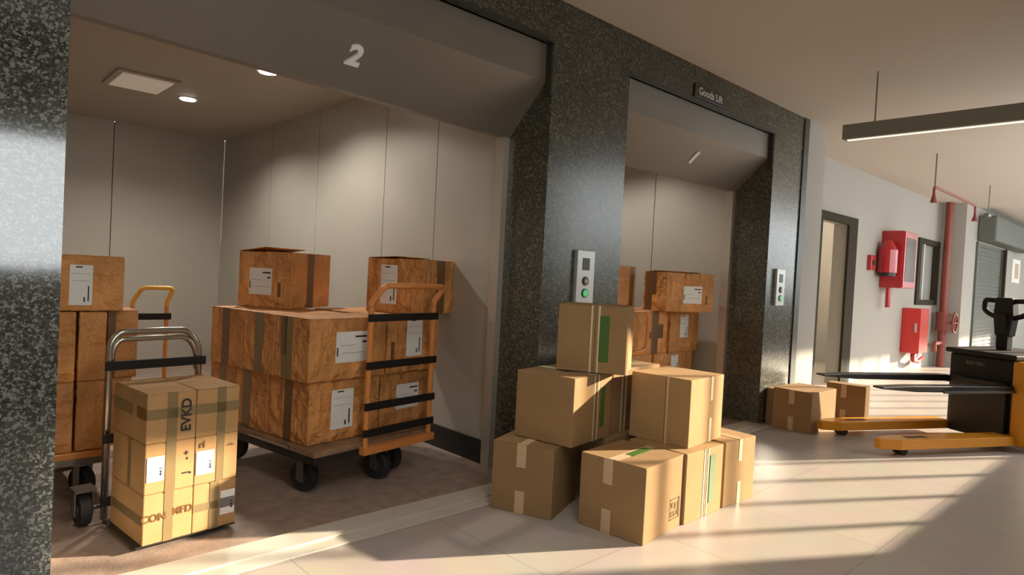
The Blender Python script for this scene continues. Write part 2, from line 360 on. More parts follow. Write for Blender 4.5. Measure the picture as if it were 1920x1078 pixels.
# ------------------------------------------------------------------ cardboard boxes
def strip(face, u0, u1, v0, v1, w, d, h, e=0.0012, t=0.0008):
    """thin rectangle on a face: L (-x side, u from the far end), R (-y side), T (top)"""
    if face == 'L': return (-e-t, -e, w-u1, w-u0, v0, v1)
    if face == 'R': return (u0, u1, -e-t, -e, v0, v1)
    return (u0, u1, v0, v1, h+e, h+e+t)
def carton(name, label, loc, th, w, d, h, m, parts=(), group=None, top='x', lid=0.0, parent=None):
    """loc = nearest bottom corner; d runs along local x (right face), w along local y (left face)"""
    if parent == 'tight': d -= 0.007; w -= 0.006
    o = obj(name, B(0.0, d, 0.0, w, 0.0, h-0.004), m, bevel=0.006 if parent == 'tight' else 0.004, loc=loc, rot=(0, 0, R(th)))
    tag(o, label, 'cardboard box', group)
    g = 0.0015
    if top == 'x':
        obj('flap', B(0.002, d-0.002, 0.002, w/2-g, h-0.0039, h), m, o); f2 = obj('flap', B(0.002, d-0.002, w/2+g, w-0.002, h-0.0039, h), m, o)
    else:
        obj('flap', B(0.002, d/2-g, 0.002, w-0.002, h-0.0039, h), m, o); f2 = obj('flap', B(d/2+g, d-0.002, 0.002, w-0.002, h-0.0039, h), m, o)
    if lid:      # one flap lifted along its hinge at the far side
        f2.data.transform(Matrix.Translation((0, 0, 0)))
        piv = Vector((d, w, h)) if top == 'x' else Vector((d, w, h))
        ax = 'X' if top == 'x' else 'Y'
        a = -R(lid) if top == 'x' else R(lid)
        f2.data.transform(Matrix.Translation(piv) @ Matrix.Rotation(a, 4, ax) @ Matrix.Translation(-piv))
        f2.data.update()
    for p in parts:
        kind = p[0]
        if kind == 'tape':          # ('tape', face, u0,u1,v0,v1, material)
            _, f, u0, u1, v0, v1, mm = p
            obj('tape', box(bmesh.new(), *strip(f, u0, u1, v0, v1, w, d, h)), mm, o)
        elif kind == 'sticker':
            _, f, u0, u1, v0, v1, mm = p
            obj('sticker', box(bmesh.new(), *strip(f, u0, u1, v0, v1, w, d, h, 0.0022)), mm, o)
        elif kind == 'label':       # printed shipping label
            _, f, u0, u1, v0, v1, style = p
            lb = obj('shipping_label', box(bmesh.new(), *strip(f, u0, u1, v0, v1, w, d, h, 0.0022)), LABEL, o)
            bm = bmesh.new(); W_, H_ = u1-u0, v1-v0
            def q(a, b, c, e_): box(bm, *strip(f, u0+a*W_, u0+b*W_, v0+c*H_, v0+e_*H_, w, d, h, 0.0031, 0.0005))
            if style == 'tall':
                q(0.25, 0.55, 0.93, 0.965); q(0.1, 0.9, 0.60, 0.606); q(0.1, 0.9, 0.78, 0.785)
                q(0.80, 0.86, 0.10, 0.48); q(0.62, 0.69, 0.08, 0.20)
            elif style == 'wide':
                q(0.58, 0.94, 0.80, 0.86); q(0.80, 0.94, 0.62, 0.68); q(0.03, 0.07, 0.22, 0.50); q(0.12, 0.55, 0.55, 0.56); q(0.2, 0.9, 0.3, 0.31)
            elif style == 'seal':
                for k in range(3): q(0.70, 0.88, 0.25+0.12*k, 0.29+0.12*k)
                q(0.76, 0.82, 0.2, 0.42)
            obj('printed_marks', bm, INK, lb)
        elif kind == 'text':        # ('text', face, u, v, size, body, material, rot)
            _, f, u, v, sz, body, mm, rr = p
            if f == 'R': M = frame_mat((u, -0.0028, v), (1,0,0), (0,0,1))
            else: M = frame_mat((-0.0028, w-u, v), (0,-1,0), (0,0,1))
            place_text('printed_letters', body, sz, 0.0004, M @ Matrix.Rotation(R(rr), 4, 'Z'), mm, o, bold=sz*0.03)
        elif kind == 'care':        # handling marks: framed heart, glass and arrow
            _, f, u0, v0, s, mm = p
            bm = bmesh.new()
            def q(a, b, c, e_): box(bm, *strip(f, u0+a*s, u0+b*s, v0+c*s, v0+e_*s, w, d, h, 0.002, 0.0005))
            for k in range(9):      # dashed frame
                q(k*0.12, k*0.12+0.08, 1.0, 1.05); q(k*0.12, k*0.12+0.08, 0, 0.05); 
                q(0, 0.05, k*0.12, k*0.12+0.08)
            q(0.93, 1.02, 0.05, 1.0); q(0.82, 0.88, 0.15, 0.85)
            y = -0.0026
            prism(bm, [(u0+s*a, v0+s*b) for a, b in ((0.10,0.82),(0.16,0.88),(0.24,0.82),(0.32,0.88),(0.38,0.82),(0.24,0.55))], 'y', y, y+0.0005)
            prism(bm, [(u0+s*a, v0+s*b) for a, b in ((0.48,0.60),(0.66,0.60),(0.57,0.88))], 'y', y, y+0.0005)
            q(0.54, 0.60, 0.48, 0.60)
            q(0.10, 0.16, 0.15, 0.42); q(0.22, 0.38, 0.15, 0.19); q(0.22, 0.38, 0.38, 0.42); q(0.30, 0.34, 0.19, 0.38)
            q(0.46, 0.72, 0.15, 0.20); q(0.46, 0.51, 0.20, 0.40); q(0.67, 0.72, 0.20, 0.40)
            obj('handling_marks', bm, mm, o)
    return o
GP = 'kraft boxes piled in front of the middle pillar'
K = KRAFT
def end_tapes(w, h, wd=0.055, fr=0.48, dl=0.13):   # short strips folding over top and bottom edges of the left face
    c = w*fr
    return [('tape','L',c-wd/2,c+wd/2,h-dl,h+0.001,TAPEL), ('tape','L',c-wd/2,c+wd/2,0.001,dl*0.95,TAPEL)]
def r_tapes(c, h, wd=0.035, dl=0.13):
    return [('tape','R',c-wd/2,c+wd/2,h-dl,h+0.001,TAPEW), ('tape','R',c-wd/2,c+wd/2,0.001,dl,TAPEW)]
def seam(face, c, h, w2=0.052, thin=0.010):
    return [('tape',face,c-w2/2,c-w2/2+thin,0.0,h,TAPEW), ('tape',face,c+w2/2-thin,c+w2/2,0.0,h,TAPEW), ('tape',face,c-0.0015,c+0.0015,0.0,h,TAPED)]
hB = 0.382
carton('cardboard_box', 'large kraft box at the very front of the pile with black handling marks', (2.650,-0.985,0), 6, 0.385, 0.405, hB, K[0],
       end_tapes(0.385, hB, fr=0.44) + [('tape','T',0.0,0.405,0.165,0.220,TAPEL), ('sticker','T',0.14,0.34,0.155,0.205,GREEN), ('care','R',0.27,0.055,0.105,INKB)], GP)
carton('cardboard_box', 'kraft box at the lower left of the pile beside the lift 2 threshold', (2.517,-0.493,0), 21.8, 0.36, 0.385, hB-0.004, K[2],
       end_tapes(0.36, hB, fr=0.48) + [('tape','T',0.0,0.39,0.155,0.205,TAPEL)], GP)
carton('cardboard_box', 'kraft floor box with green sticker between the front box and the right end box', (3.062,-0.957,0), 0.5, 0.38, 0.392, hB, K[1],
       seam('R', 0.205, hB) + [('sticker','R',0.245,0.295,0.07,0.34,GREEN)], GP, top='y')
carton('cardboard_box', 'kraft floor box at the right end of the pile, lit by sun', (3.489,-0.948,0), -2.9, 0.40, 0.335, hB, K[1],
       r_tapes(0.165, hB) + [('tape','T',0.145,0.185,0.0,0.40,TAPEL)], GP, top='y')
carton('cardboard_box', 'kraft floor box at the back of the pile, under the topmost box', (2.965,-0.50,0), 3, 0.38, 0.37, hB, K[2], (), GP)
carton('cardboard_box', 'shaded floor box at the back right of the pile', (3.36,-0.485,0), 0, 0.38, 0.40, hB, K[2], (), GP)
carton('cardboard_box', 'middle layer kraft box on the left of the pile, carrying the top box', (2.606,-0.533,hB), 9.1, 0.385, 0.412, hB-0.008, K[0],
       seam('R', 0.235, hB-0.008) + [('sticker','R',0.285,0.330,0.07,0.30,GREEN), ('tape','T',0.20,0.26,0.0,0.385,TAPEW)], GP, top='y')
carton('cardboard_box', 'middle layer kraft box on the right of the pile', (3.161,-0.897,hB), 4.9, 0.378, 0.425, hB-0.002, K[1],
       [('tape','L',0.225,0.228,0,hB-0.003,TAPED), ('tape','L',0.231,0.245,0,hB-0.003,TAPEL)] + r_tapes(0.265, hB-0.002, 0.032, 0.14) , GP, top='y')
carton('cardboard_box', 'middle layer kraft box wedged at the back between two others', (3.055,-0.440,hB), 3, 0.36, 0.52, hB-0.002, K[2],
       seam('R', 0.12, hB-0.002) + [('tape','T',0.0,0.52,0.16,0.21,TAPEM)], GP)
carton('cardboard_box', 'topmost kraft box of the pile with a dark green sticker', (2.924,-0.622,2*hB), 30.1, 0.395, 0.30, hB-0.002, K[0],
       seam('L', 0.215, hB-0.002) + [('sticker','L',0.240,0.295,0.065,0.325,GREEN)], GP, top='y')
GW = 'kraft boxes standing by the far pillar'
carton('cardboard_box', 'kraft box by the far pillar with a sunlit right side', (5.92,-0.465,0), -1.6, 0.36, 0.52, 0.368, K[0],
       end_tapes(0.35, 0.368, 0.05, fr=0.5), GW)
carton('cardboard_box', 'kraft box farthest right behind the pallet truck forks', (6.80,-0.62,0), 4, 0.36, 0.16, 0.375, K[2],
       end_tapes(0.36, 0.372, 0.05, fr=0.45), GW)
carton('cardboard_box', 'small shaded box tucked between granite pillar and kraft box', (6.0,-0.098,0), 0, 0.088, 0.45, 0.34, K[2],
       [('tape','L',0.02,0.055,0.0,0.34,TAPEM)], GW)

# ------------------------------------------------------------------ platform trolley (orange)
def wheel(bm_parent, x, y, r, wd, parent, ang=0):
    c = Vector((math.cos(ang), math.sin(ang), 0))*wd/2
    bm = bmesh.new(); p = Vector((x, y, r))
    cyl(bm, p-c, p+c, r, 28)
    w = obj('wheel', bm, BLKRUB, parent, bevel=0.008)
    bm = bmesh.new(); cyl(bm, p-c*1.12, p+c*1.12, r*0.42, 18); obj('hub', bm, GREYMET, w)
    bm = bmesh.new(); q = c*1.5
    for s in (-1, 1):
        k = p+q*s; pr = Vector((-math.sin(ang), math.cos(ang), 0))*0.02
        box(bm, min((k-pr).x, (k+pr).x)-0.004, max((k-pr).x, (k+pr).x)+0.004, min((k-pr).y, (k+pr).y)-0.004, max((k-pr).y, (k+pr).y)+0.004, r-0.02, 2*r+0.03)
    box(bm, x-0.045, x+0.045, y-0.045, y+0.045, 2*r+0.018, 2*r+0.032)
    obj('fork', bm, GREYMET, w)
    return w
def ladder(t, x0, x1, y, z0, bars, ztop, ymat=ORMET, lean=-0.06, rt=0.017):
    """upright tube handle: two posts, bars and a forward leaning grip; returns nothing"""
    bm = bmesh.new()
    for xx in (x0, x1): cyl(bm, (xx, y, z0), (xx, y, ztop-0.13), rt, 14)
    obj('handle_post', bm, ORMET, t, smooth=False)
    dx = 0.045
    pts = rounded([(x0, y, ztop-0.13), (x0, y, ztop-0.10), (x0+dx, y+lean, ztop), (x1+dx*0.6, y+lean, ztop), (x1, y, ztop-0.10), (x1, y, ztop-0.13)], 0.035)
    bm = bmesh.new(); tube(bm, pts, rt*1.02); obj('grip', bm, ymat, t, smooth=True)
    for z in bars:
        obj('crossbar', B(x0-0.025, x1+0.025, y-0.024, y-0.002, z-0.022, z+0.022), BLKPL, t, bevel=0.004)
    obj('base_rail', B(x0-0.03, x1+0.03, y-0.03, y+0.02, z0-0.035, z0+0.01), ymat, t, bevel=0.004)

# trolley in lift 2, carrying the big stack
th = 10
t = thing('platform_trolley', 'orange and black platform trolley under the big box stack in lift 2', 'trolley', (1.64, 0.44, 0), R(th))
obj('deck', B(0.0, 0.88, 0.02, 1.10, 0.235, 0.268), DECK, t, bevel=0.004)
bm = bmesh.new(); box(bm, 0.0, 0.03, 0.02, 1.10, 0.195, 0.2345); box(bm, 0.85, 0.88, 0.02, 1.10, 0.195, 0.2345); box(bm, 0.031, 0.849, 1.07, 1.10, 0.195, 0.2345); box(bm, 0.031, 0.849, 0.02, 0.05, 0.195, 0.2345)
obj('deck_frame', bm, BLKMET, t)
bm = bmesh.new(); box(bm, -0.012, -0.001, 0.25, 0.65, 0.245, 0.262); obj('edge_strip', bm, CHROME, t)
for (x, y, a) in ((0.08, 0.17, 0.2), (0.52, 0.05, 0.1), (0.70, 0.14, 0), (0.78, 0.42, 0), (0.12, 0.98, 0.4)):
    wheel(None, x, y+0.04, 0.088, 0.055, t, a)
# ladder handle
ladder(t, 0.335, 0.855, 0.0, 0.235, (0.325, 0.48, 0.72, 1.00), 1.19)

def lift_box(label, loc, th, w, d, h, m, parts=(), group=None, **k):
    return carton('cardboard_box', label, loc, th, w, d, h, ORNG[m], parts, group, parent='tight', **k)
G2 = 'orange boxes stacked on the trolley in lift 2'
def loc2(x, y, z):   # along the trolley
    a = R(th); return (1.655+x*math.cos(a)-y*math.sin(a), 0.59+x*math.sin(a)+y*math.cos(a), z)
z1, z2, z3 = 0.269, 0.630, 0.990
vt = lambda f, c, wd, h, mm=TAPED: ('tape', f, c-wd/2, c+wd/2, 0.001, h+0.001, mm)
h1 = z2-z1-0.001; h2 = z3-z2-0.001
lift_box('bottom layer box at the near corner of the stack in lift 2, tall white label', loc2(0, 0, z1), th, 0.40, 0.52, h1, 0, [vt('L', 0.20, 0.075, h1), ('label','R',0.15,0.31,0.07,0.30,'tall')], G2)
lift_box('bottom layer box at the right of the stack, label behind the black bars', loc2(0.525, 0, z1), th, 0.40, 0.46, h1, 1, [('label','R',0.13,0.33,0.12,0.28,'wide')], G2)
lift_box('bottom layer box in the middle of the left side of the stack', loc2(0, 0.405, z1), th, 0.36, 0.52, h1, 2, [vt('L', 0.13, 0.085, h1, TAPEM)], G2)
lift_box('bottom layer box at the far left end of the stack', loc2(0, 0.77, z1), th, 0.30, 0.52, h1, 0, [vt('L', 0.15, 0.07, h1, TAPEM)], G2)
lift_box('bottom layer box at the back right of the stack', loc2(0.525, 0.405, z1), th, 0.40, 0.46, h1, 1, [], G2)
lift_box('second layer box at the near corner of the stack in lift 2, wide white label', loc2(-0.03, -0.02, z2), th, 0.33, 0.57, h2, 1, [vt('L', 0.12, 0.10, h2, TAPEM), ('tape','L',0.06,0.115,0.14,h2,TAPED), ('label','R',0.18,0.42,0.10,0.28,'wide')], G2)
lift_box('second layer box on the right of the stack behind the orange handle', loc2(0.545, -0.02, z2), th, 0.36, 0.46, h2, 0, [('label','R',0.16,0.30,0.10,0.345,'tall'), ('tape','R',0.03,0.06,0.06,0.20,TAPED)], G2)
lift_box('second layer box in the middle of the left side of the stack', loc2(-0.03, 0.315, z2), th, 0.33, 0.50, h2, 2, [vt('L', 0.165, 0.085, h2, TAPEM)], G2, lid=0)
lift_box('second layer box at the far left end of the stack', loc2(-0.03, 0.65, z2), th, 0.38, 0.50, h2, 0, [vt('L', 0.18, 0.085, h2)], G2)
lift_box('second layer box at the back right of the stack', loc2(0.545, 0.345, z2), th, 0.40, 0.46, h2, 1, [], G2)
lift_box('top box on the left of the big stack with a square white label', (1.835, 1.285, z3), 33.3, 0.405, 0.50, 0.372, 2, [('label','L',0.085,0.255,0.085,0.26,'wide'), ('tape','L',0.30,0.322,0.075,0.17,TAPED), ('tape','R',0.19,0.27,0.0,0.371,TAPED)], G2, top='x', lid=9)
lift_box('top box on the right of the big stack, reaching past the orange handle', (2.50, 0.735, z3), 24, 0.46, 0.47, 0.372, 0, [('label','L',0.115,0.245,0.06,0.325,'tall'), ('tape','R',0.17,0.28,0.0,0.371,TAPED)], G2, top='x', lid=4)

# ------------------------------------------------------------------ left trolley in lift 2
t = thing('platform_trolley', 'orange platform trolley half hidden behind the left granite pillar', 'trolley', (0.325, 1.10, 0), 0)
obj('deck', B(0.0, 0.47, 0.0, 0.93, 0.235, 0.268), ORMET, t, bevel=0.004)
obj('deck_frame', B(0.01, 0.46, 0.02, 0.92, 0.195, 0.2345), CHROME, t)
obj('axle_plate', B(0.22, 0.44, 0.60, 0.78, 0.178, 0.1945), BLKMET, t)
for (x, y) in ((0.10, 0.15), (0.38, 0.15), (0.10, 0.72), (0.40, 0.72)): wheel(None, x, y, 0.075, 0.05, t, 0.5)
# side ladder at the back right corner
bm = bmesh.new(); box(bm, 0.40, 1.08, 0.931, 0.96, 0.20, 0.245); obj('handle_bracket', bm, BLKMET, t)
ladder(t, 0.765, 0.975, 0.945, 0.245, (0.565, 0.885), 1.08, YELMET, lean=-0.05, rt=0.014)
G3 = 'orange boxes on the left trolley in lift 2'
lift_box('bottom box on the left trolley beside the granite pillar', (0.33, 1.12, z1), 0, 0.40, 0.31, h1, 1, [], G3)
lift_box('bottom box on the left trolley, right of its neighbour', (0.645, 1.12, z1), 0, 0.40, 0.13, h1, 0, [], G3)
lift_box('second layer box on the left trolley beside the granite pillar', (0.33, 1.12, z2), 0, 0.40, 0.31, h2, 0, [], G3)
lift_box('second layer box on the left trolley, in its middle', (0.645, 1.12, z2), 0, 0.40, 0.13, h2, 2, [], G3)
lift_box('second layer box at the right end of the left trolley', (0.78, 1.16, z2), 0, 0.36, 0.15, h2+0.005, 1, [vt('R', 0.02, 0.035, h2)], G3)
lift_box('bottom box at the right end of the left trolley', (0.78, 1.16, z1), 0, 0.36, 0.13, h1, 2, [], G3)
lift_box('top box on the left trolley with a tall white label', (0.42, 1.11, z3+0.005), 0, 0.40, 0.425, 0.285, 2, [('label','R',0.175,0.275,0.03,0.235,'tall')], G3)

# ------------------------------------------------------------------ hand truck with the strapped stack
th2 = 6.5
t = thing('hand_truck', 'chrome hand truck with black straps standing in the mouth of lift 2', 'hand truck', (0.745, 0.30, 0), R(th2))
yb = 0.435
obj('toe_plate', B(0.0, 0.44, 0.0, yb-0.02, 0.022, 0.030), BLKMET, t)
for rr, dz in ((0.016, 0.0), (0.013, -0.036)):
    bm = bmesh.new()
    pts = rounded([(0.012-dz*0.3, yb, 0.03 if dz == 0 else 0.72), (0.012-dz*0.3, yb, 0.87+dz), (0.05, yb+0.0, 0.922+dz), (0.37, yb, 0.925+dz), (0.428+dz*0.3, yb, 0.84+dz), (0.428+dz*0.3, yb, 0.03 if dz == 0 else 0.72)], 0.05)
    tube(bm, pts, rr); obj('tube_frame', bm, CHROME, t, smooth=True)
for z in (0.12, 0.42, 0.765):
    obj('crossbar', B(-0.012, 0.455, yb-0.03, yb-0.017, z-0.022, z+0.022), BLKPL, t, bevel=0.003)
for x in (-0.06, 0.50): wheel(None, x, yb+0.06, 0.075, 0.05, t, 0)
bm = bmesh.new(); cyl(bm, (-0.08, yb+0.06, 0.075), (0.52, yb+0.06, 0.075), 0.010); obj('axle', bm, GREYMET, t)
G4 = 'strapped boxes on the hand truck'
def loc4(x, y, z):
    a = R(th2); return (0.768+x*math.cos(a)-y*math.sin(a), 0.298+x*math.sin(a)+y*math.cos(a), z)
hh = 0.2225; ya = 0.03
def sbox(label, col, row, parts):
    x = (0.0, 0.212)[col]; d = (0.210, 0.200)[col]
    return carton('cardboard_box', label, loc4(x, 0.0, ya+row*hh), th2, 0.385, d, hh-0.0015, YKRAFT, parts, G4)
L0 = [('tape','L',0.0,0.385,0.085,0.125,TAPEM)]
sbox('bottom left box of the strapped stack on the hand truck', 0, 0, L0 + [('tape','R',0.085,0.125,0,hh,TAPEM), ('text','R',0.045,0.115,0.045,'CON', TAPED,0), ('text','R',0.165,0.125,0.045,'MFD', TAPED,0)])
sbox('bottom right box of the strapped stack with a slate striped label', 1, 0, [('tape','R',0.0,0.125,0.095,0.13,TAPEM), ('tape','R',0.075,0.118,0,hh,TAPEM), ('label','R',0.125,0.195,0.055,0.17,'seal'), ('sticker','R',0.125,0.195,0.088,0.135,BLUEL)])
sbox('middle left box of the strapped stack with a white label', 0, 1, [('tape','L',0.195,0.225,0,hh,TAPEM), ('tape','R',0.085,0.128,0,hh,TAPEM), ('label','R',0.008,0.080,0.055,0.165,'seal'), ('text','R',0.175,0.15,0.035,'- +', INK,90), ('text','R',0.175,0.07,0.04,'J', INK,90)])
sbox('middle right box of the strapped stack with a white label', 1, 1, [('tape','R',0.10,0.135,0,hh,TAPEM), ('label','R',0.006,0.088,0.045,0.155,'seal'), ('text','R',0.03,0.185,0.045,'ri', INKB,0), ('text','R',0.165,0.165,0.028,'-=-', INKB,0)])
sbox('top left box of the strapped stack with black capital letters', 0, 2, [('tape','L',0.0,0.225,0.105,0.155,TAPEM), ('tape','L',0.28,0.385,0.105,0.155,TAPED), ('tape','R',0.0,0.21,0.105,0.150,TAPEM), ('tape','R',0.085,0.128,0,hh,TAPEM), ('text','R',0.168,0.112,0.060,'EVKD', INK,90)])
sbox('top right box of the strapped stack', 1, 2, [('tape','R',0.0,0.20,0.105,0.150,TAPEM), ('tape','R',0.095,0.135,0,hh,TAPEM)])

# ------------------------------------------------------------------ lift 1 contents
t = thing('platform_trolley', 'orange handled trolley standing in lift 1 behind the kraft pile', 'trolley', (4.30, 0.55, 0), 0)
obj('deck', B(0.0, 1.45, 0.05, 1.0, 0.235, 0.268), DECK, t, bevel=0.004)
obj('deck_frame', B(0.02, 1.43, 0.07, 0.98, 0.195, 0.2345), BLKMET, t)
for (x, y) in ((0.15, 0.2), (1.3, 0.2), (0.15, 0.85), (1.3, 0.85)): wheel(None, x, y, 0.09, 0.05, t, 0)
bm = bmesh.new(); pts = rounded([(0.10, 0.0, 0.20), (0.10, 0.0, 1.03), (0.50, 0.0, 1.03), (0.50, 0.0, 0.68), (0.16, 0.0, 0.66)], 0.07)
tube(bm, pts, 0.014); obj('grip', bm, ORMET, t, smooth=True)
obj('handle_bracket', B(0.08, 0.40, -0.015, 0.049, 0.19, 0.23), BLKMET, t)
G5 = 'orange boxes stacked in lift 1'
lift_box('lowest box at the left of the stack in lift 1', (4.34, 0.62, 0.269), 0, 0.45, 0.66, 0.36, 1, [], G5)
lift_box('lowest box at the right of the stack in lift 1', (5.03, 0.62, 0.269), 0, 0.45, 0.66, 0.36, 0, [('label','R',0.28,0.40,0.20,0.33,'tall')], G5)
lift_box('second layer box at the left of the stack in lift 1', (4.45, 0.62, 0.63), 0, 0.45, 0.78, 0.395, 2, [('tape','R',0.52,0.62,0.0,0.395,TAPED), ('tape','R',0.62,0.70,0.14,0.27,TAPED), ('tape','R',0.48,0.52,0.14,0.20,TAPED)], G5)
lift_box('second layer box at the right of the stack in lift 1, narrow white label', (5.24, 0.60, 0.63), 0, 0.45, 0.50, 0.395, 1, [('label','R',0.16,0.30,0.14,0.36,'tall')], G5)
lift_box('top box at the left of lift 1, partly behind the middle pillar', (4.45, 0.78, 1.026), 0, 0.50, 0.46, 0.395, 2, [('tape','R',0.36,0.42,0.0,0.394,TAPED)], G5, lid=3)
lift_box('top box at the right of lift 1 with a square white label', (5.03, 0.53, 1.026), -17, 0.34, 0.57, 0.36, 0, [('tape','L',0.03,0.13,0.001,0.36,TAPED), ('tape','L',0.13,0.19,0.15,0.36,TAPED), ('label','R',0.20,0.42,0.08,0.24,'wide'), ('tape','R',0.47,0.49,0.07,0.16,TAPED)], G5, lid=5)

# ------------------------------------------------------------------ pallet truck
ang = math.atan2(-0.45, 0.90)
t = thing('pallet_truck', 'yellow and black electric pallet truck with raised tiller on the tiled floor', 'pallet truck', (5.83, -0.80, 0), ang)
# local x runs from fork tips to the body, local y towards the lifts
def fork_bm(y0, y1, z0, z1, x0, x1, tip):
    bm = bmesh.new()
    yc = (y0+y1)/2
    pts = [(x0, yc-0.03), (x0+tip, y0), (x1, y0), (x1, y1), (x0+tip, y1), (x0, yc+0.03)]
    return prism(bm, pts, 'z', z0, z1)
for y0, y1 in ((-0.395, -0.225), (0.225, 0.395)):
    f = obj('fork', fork_bm(y0, y1, 0.055, 0.135, 0.0, 1.42, 0.16), TRUCKY, t, bevel=0.006)
    obj('fork_slot', B(0.28, 0.50, (y0+y1)/2-0.03, (y0+y1)/2+0.03, 0.1355, 0.137), INKB, f)
    bm = bmesh.new(); cyl(bm, (0.24, (y0+y1)/2-0.04, 0.038), (0.24, (y0+y1)/2+0.04, 0.038), 0.038, 22); obj('fork_roller', bm, BLKRUB, f)
for y0, y1, x0 in ((-0.35, -0.25, -0.02), (0.27, 0.37, -0.02)):
    bm = bmesh.new()
    prism(bm, [(x0, 0.535), (x0+0.35, 0.510), (1.42, 0.495), (1.42, 0.555), (x0+0.3, 0.56), (x0, 0.550)], 'y', y0, y1)
    obj('upper_fork', bm, BLKMET, t, bevel=0.006)
obj('upper_crossbar', B(1.421, 1.48, 0.2701, 0.37, 0.49, 0.55), BLKMET, t, bevel=0.004)
obj('upper_rail', B(0.60, 1.42, -0.37, -0.355, 0.50, 0.52), GREYMET, t)
obj('battery_case', B(1.42, 1.80, -0.325, 0.27, 0.06, 0.775), BLKPL, t, bevel=0.02)
obj('carriage_plate', B(1.36, 1.419, -0.30, 0.20, 0.06, 0.57), BLKMET, t, bevel=0.01)
bm = prism(bmesh.new(), [(1.38, 0.776), (1.38, 0.82), (2.05, 0.84), (2.05, 0.776)], 'y', -0.36, 0.29)
obj('top_cover', bm, BLKPL, t, bevel=0.012)
bm = bmesh.new(); box(bm, 1.40, 2.00, -0.47, -0.327, 0.055, 0.77); obj('side_panel', bm, TRUCKY, t, bevel=0.012)
obj('rear_housing', B(1.801, 2.15, -0.32, 0.16, 0.10, 0.775), TRUCKY, t, bevel=0.03)
place_text('lettering', 'ELECTRIC', 0.040, 0.002, frame_mat((1.418, 0.02, 0.70), (0,-1,0), (0,0,1)), GREYMET, t, bold=0.0005)
for yy in (-0.28, 0.12):
    bm = bmesh.new(); cyl(bm, (1.9, yy-0.03, 0.075), (1.9, yy+0.03, 0.075), 0.075, 22); obj('wheel', bm, BLKRUB, t)
# tiller
ti = obj('tiller', prism(bmesh.new(), [(1.69, 0.83), (1.77, 0.83), (1.77, 0.96), (1.80, 1.17), (1.66, 1.17), (1.69, 0.96)], 'y', -0.05, 0.05), BLKPL, t, bevel=0.01)
hd = thing('tiller_head', None, None); hd.parent = t; hd.location = (1.73, 0, 0)
bm = bmesh.new()
prism(bm, [(-0.065, 0.96), (0.065, 0.96), (0.09, 1.15), (0.075, 1.31), (-0.075, 1.31), (-0.09, 1.15)], 'x', -0.045, 0.045); obj('head_body', bm, BLKPL, hd, bevel=0.01)
for s in (-1, 1):
    pts = rounded([(0, s*0.05, 1.28), (0, s*0.20, 1.285), (0, s*0.205, 1.19), (0, s*0.15, 1.15), (0, s*0.05, 1.12)], 0.03)
    bm = bmesh.new(); tube(bm, pts, 0.023, 10); obj('grip_loop', bm, BLKPL, hd, smooth=True)
bm = bmesh.new(); box(bm, -0.02, 0.02, -0.04, 0.04, 1.302, 1.312); obj('control_cap', bm, SILVER, hd)

# ------------------------------------------------------------------ suspended lamps
def pendant(x, y0, y1, z, label, rods, dm=None):
    hw = 0.035 if dm else 0.014
    t = thing('suspended_lamp', label, 'ceiling light', (x, y0, z), 0)
    obj('housing', B(-0.045, 0.045, y1-y0, 0.0, 0.010, 0.125), LAMPB, t, bevel=0.004)
    obj('diffuser', B(-hw, hw, y1-y0+0.03, -0.03, 0.003, 0.0095), dm or LEDM, t)
    for ry in rods:
        bm = bmesh.new(); cyl(bm, (0, ry-y0, 0.125), (0, ry-y0, H-z), 0.006, 8); obj('rod', bm, LAMPB, t)
    return t
pendant(5.42, -0.78, -3.0, 2.485, 'long dark linear lamp hung on thin rods near the ceiling', (-1.00, -2.6))
pendant(1.05, -0.95, -3.1, 2.51, 'lit linear lamp hung over the corridor outside lift 2', (-1.2, -2.8), FILL_LED)  # unseen lamp, added to brighten the near floor and the lift boxes

# ------------------------------------------------------------------ corridor fittings
d = thing('door_1', None, None); d['kind'] = 'structure'; d.location = (DX0, 0.57, 0)
obj('door_frame', B(1.03, 1.34, -0.035, -0.001, 0, 2.31), DKFRAME, d)
obj('door_frame', B(0.0, 1.0295, -0.035, -0.001, 2.20, 2.31), DKFRAME, d)
obj('door_frame', B(0.0, 0.12, -0.035, -0.001, 0, 2.1995), DKFRAME, d)
# small bright room beyond the doorway
struct('wall_side_room', B(8.0, 12.0, 2.30, 2.40, 0, H), WALL)
struct('wall_side_room', B(7.9, 8.0, 0.75, 2.40, 0, H), WALL)
struct('wall_side_room', B(11.9, 12.0, 0.75, 2.30, 0, H), WALL)
struct('floor', B(7.9, 12.0, 0.75, 2.40, -0.2, 0), FLOOR)
t = thing('ceiling_lamp', 'flush lamp in the small room beyond the doorway', 'ceiling light', (10.0, 1.5, H))
bm = bmesh.new(); cyl(bm, (0,0,-0.05), (0,0,0), 0.16, 24); obj('lamp_body', bm, SILVER, t)
bm = bmesh.new(); cyl(bm, (0,0,-0.062), (0,0,-0.0505), 0.14, 24); obj('lens', bm, DOWNM, t)
l = bpy.data.lights.new('room_lamp', 'POINT'); l.energy = 130; l.color = (1, 0.88, 0.70); l.shadow_soft_size = 0.1
lo = bpy.data.objects.new('room_lamp', l); C.objects.link(lo); lo.parent = t; lo.location = (0, 0, -0.16)

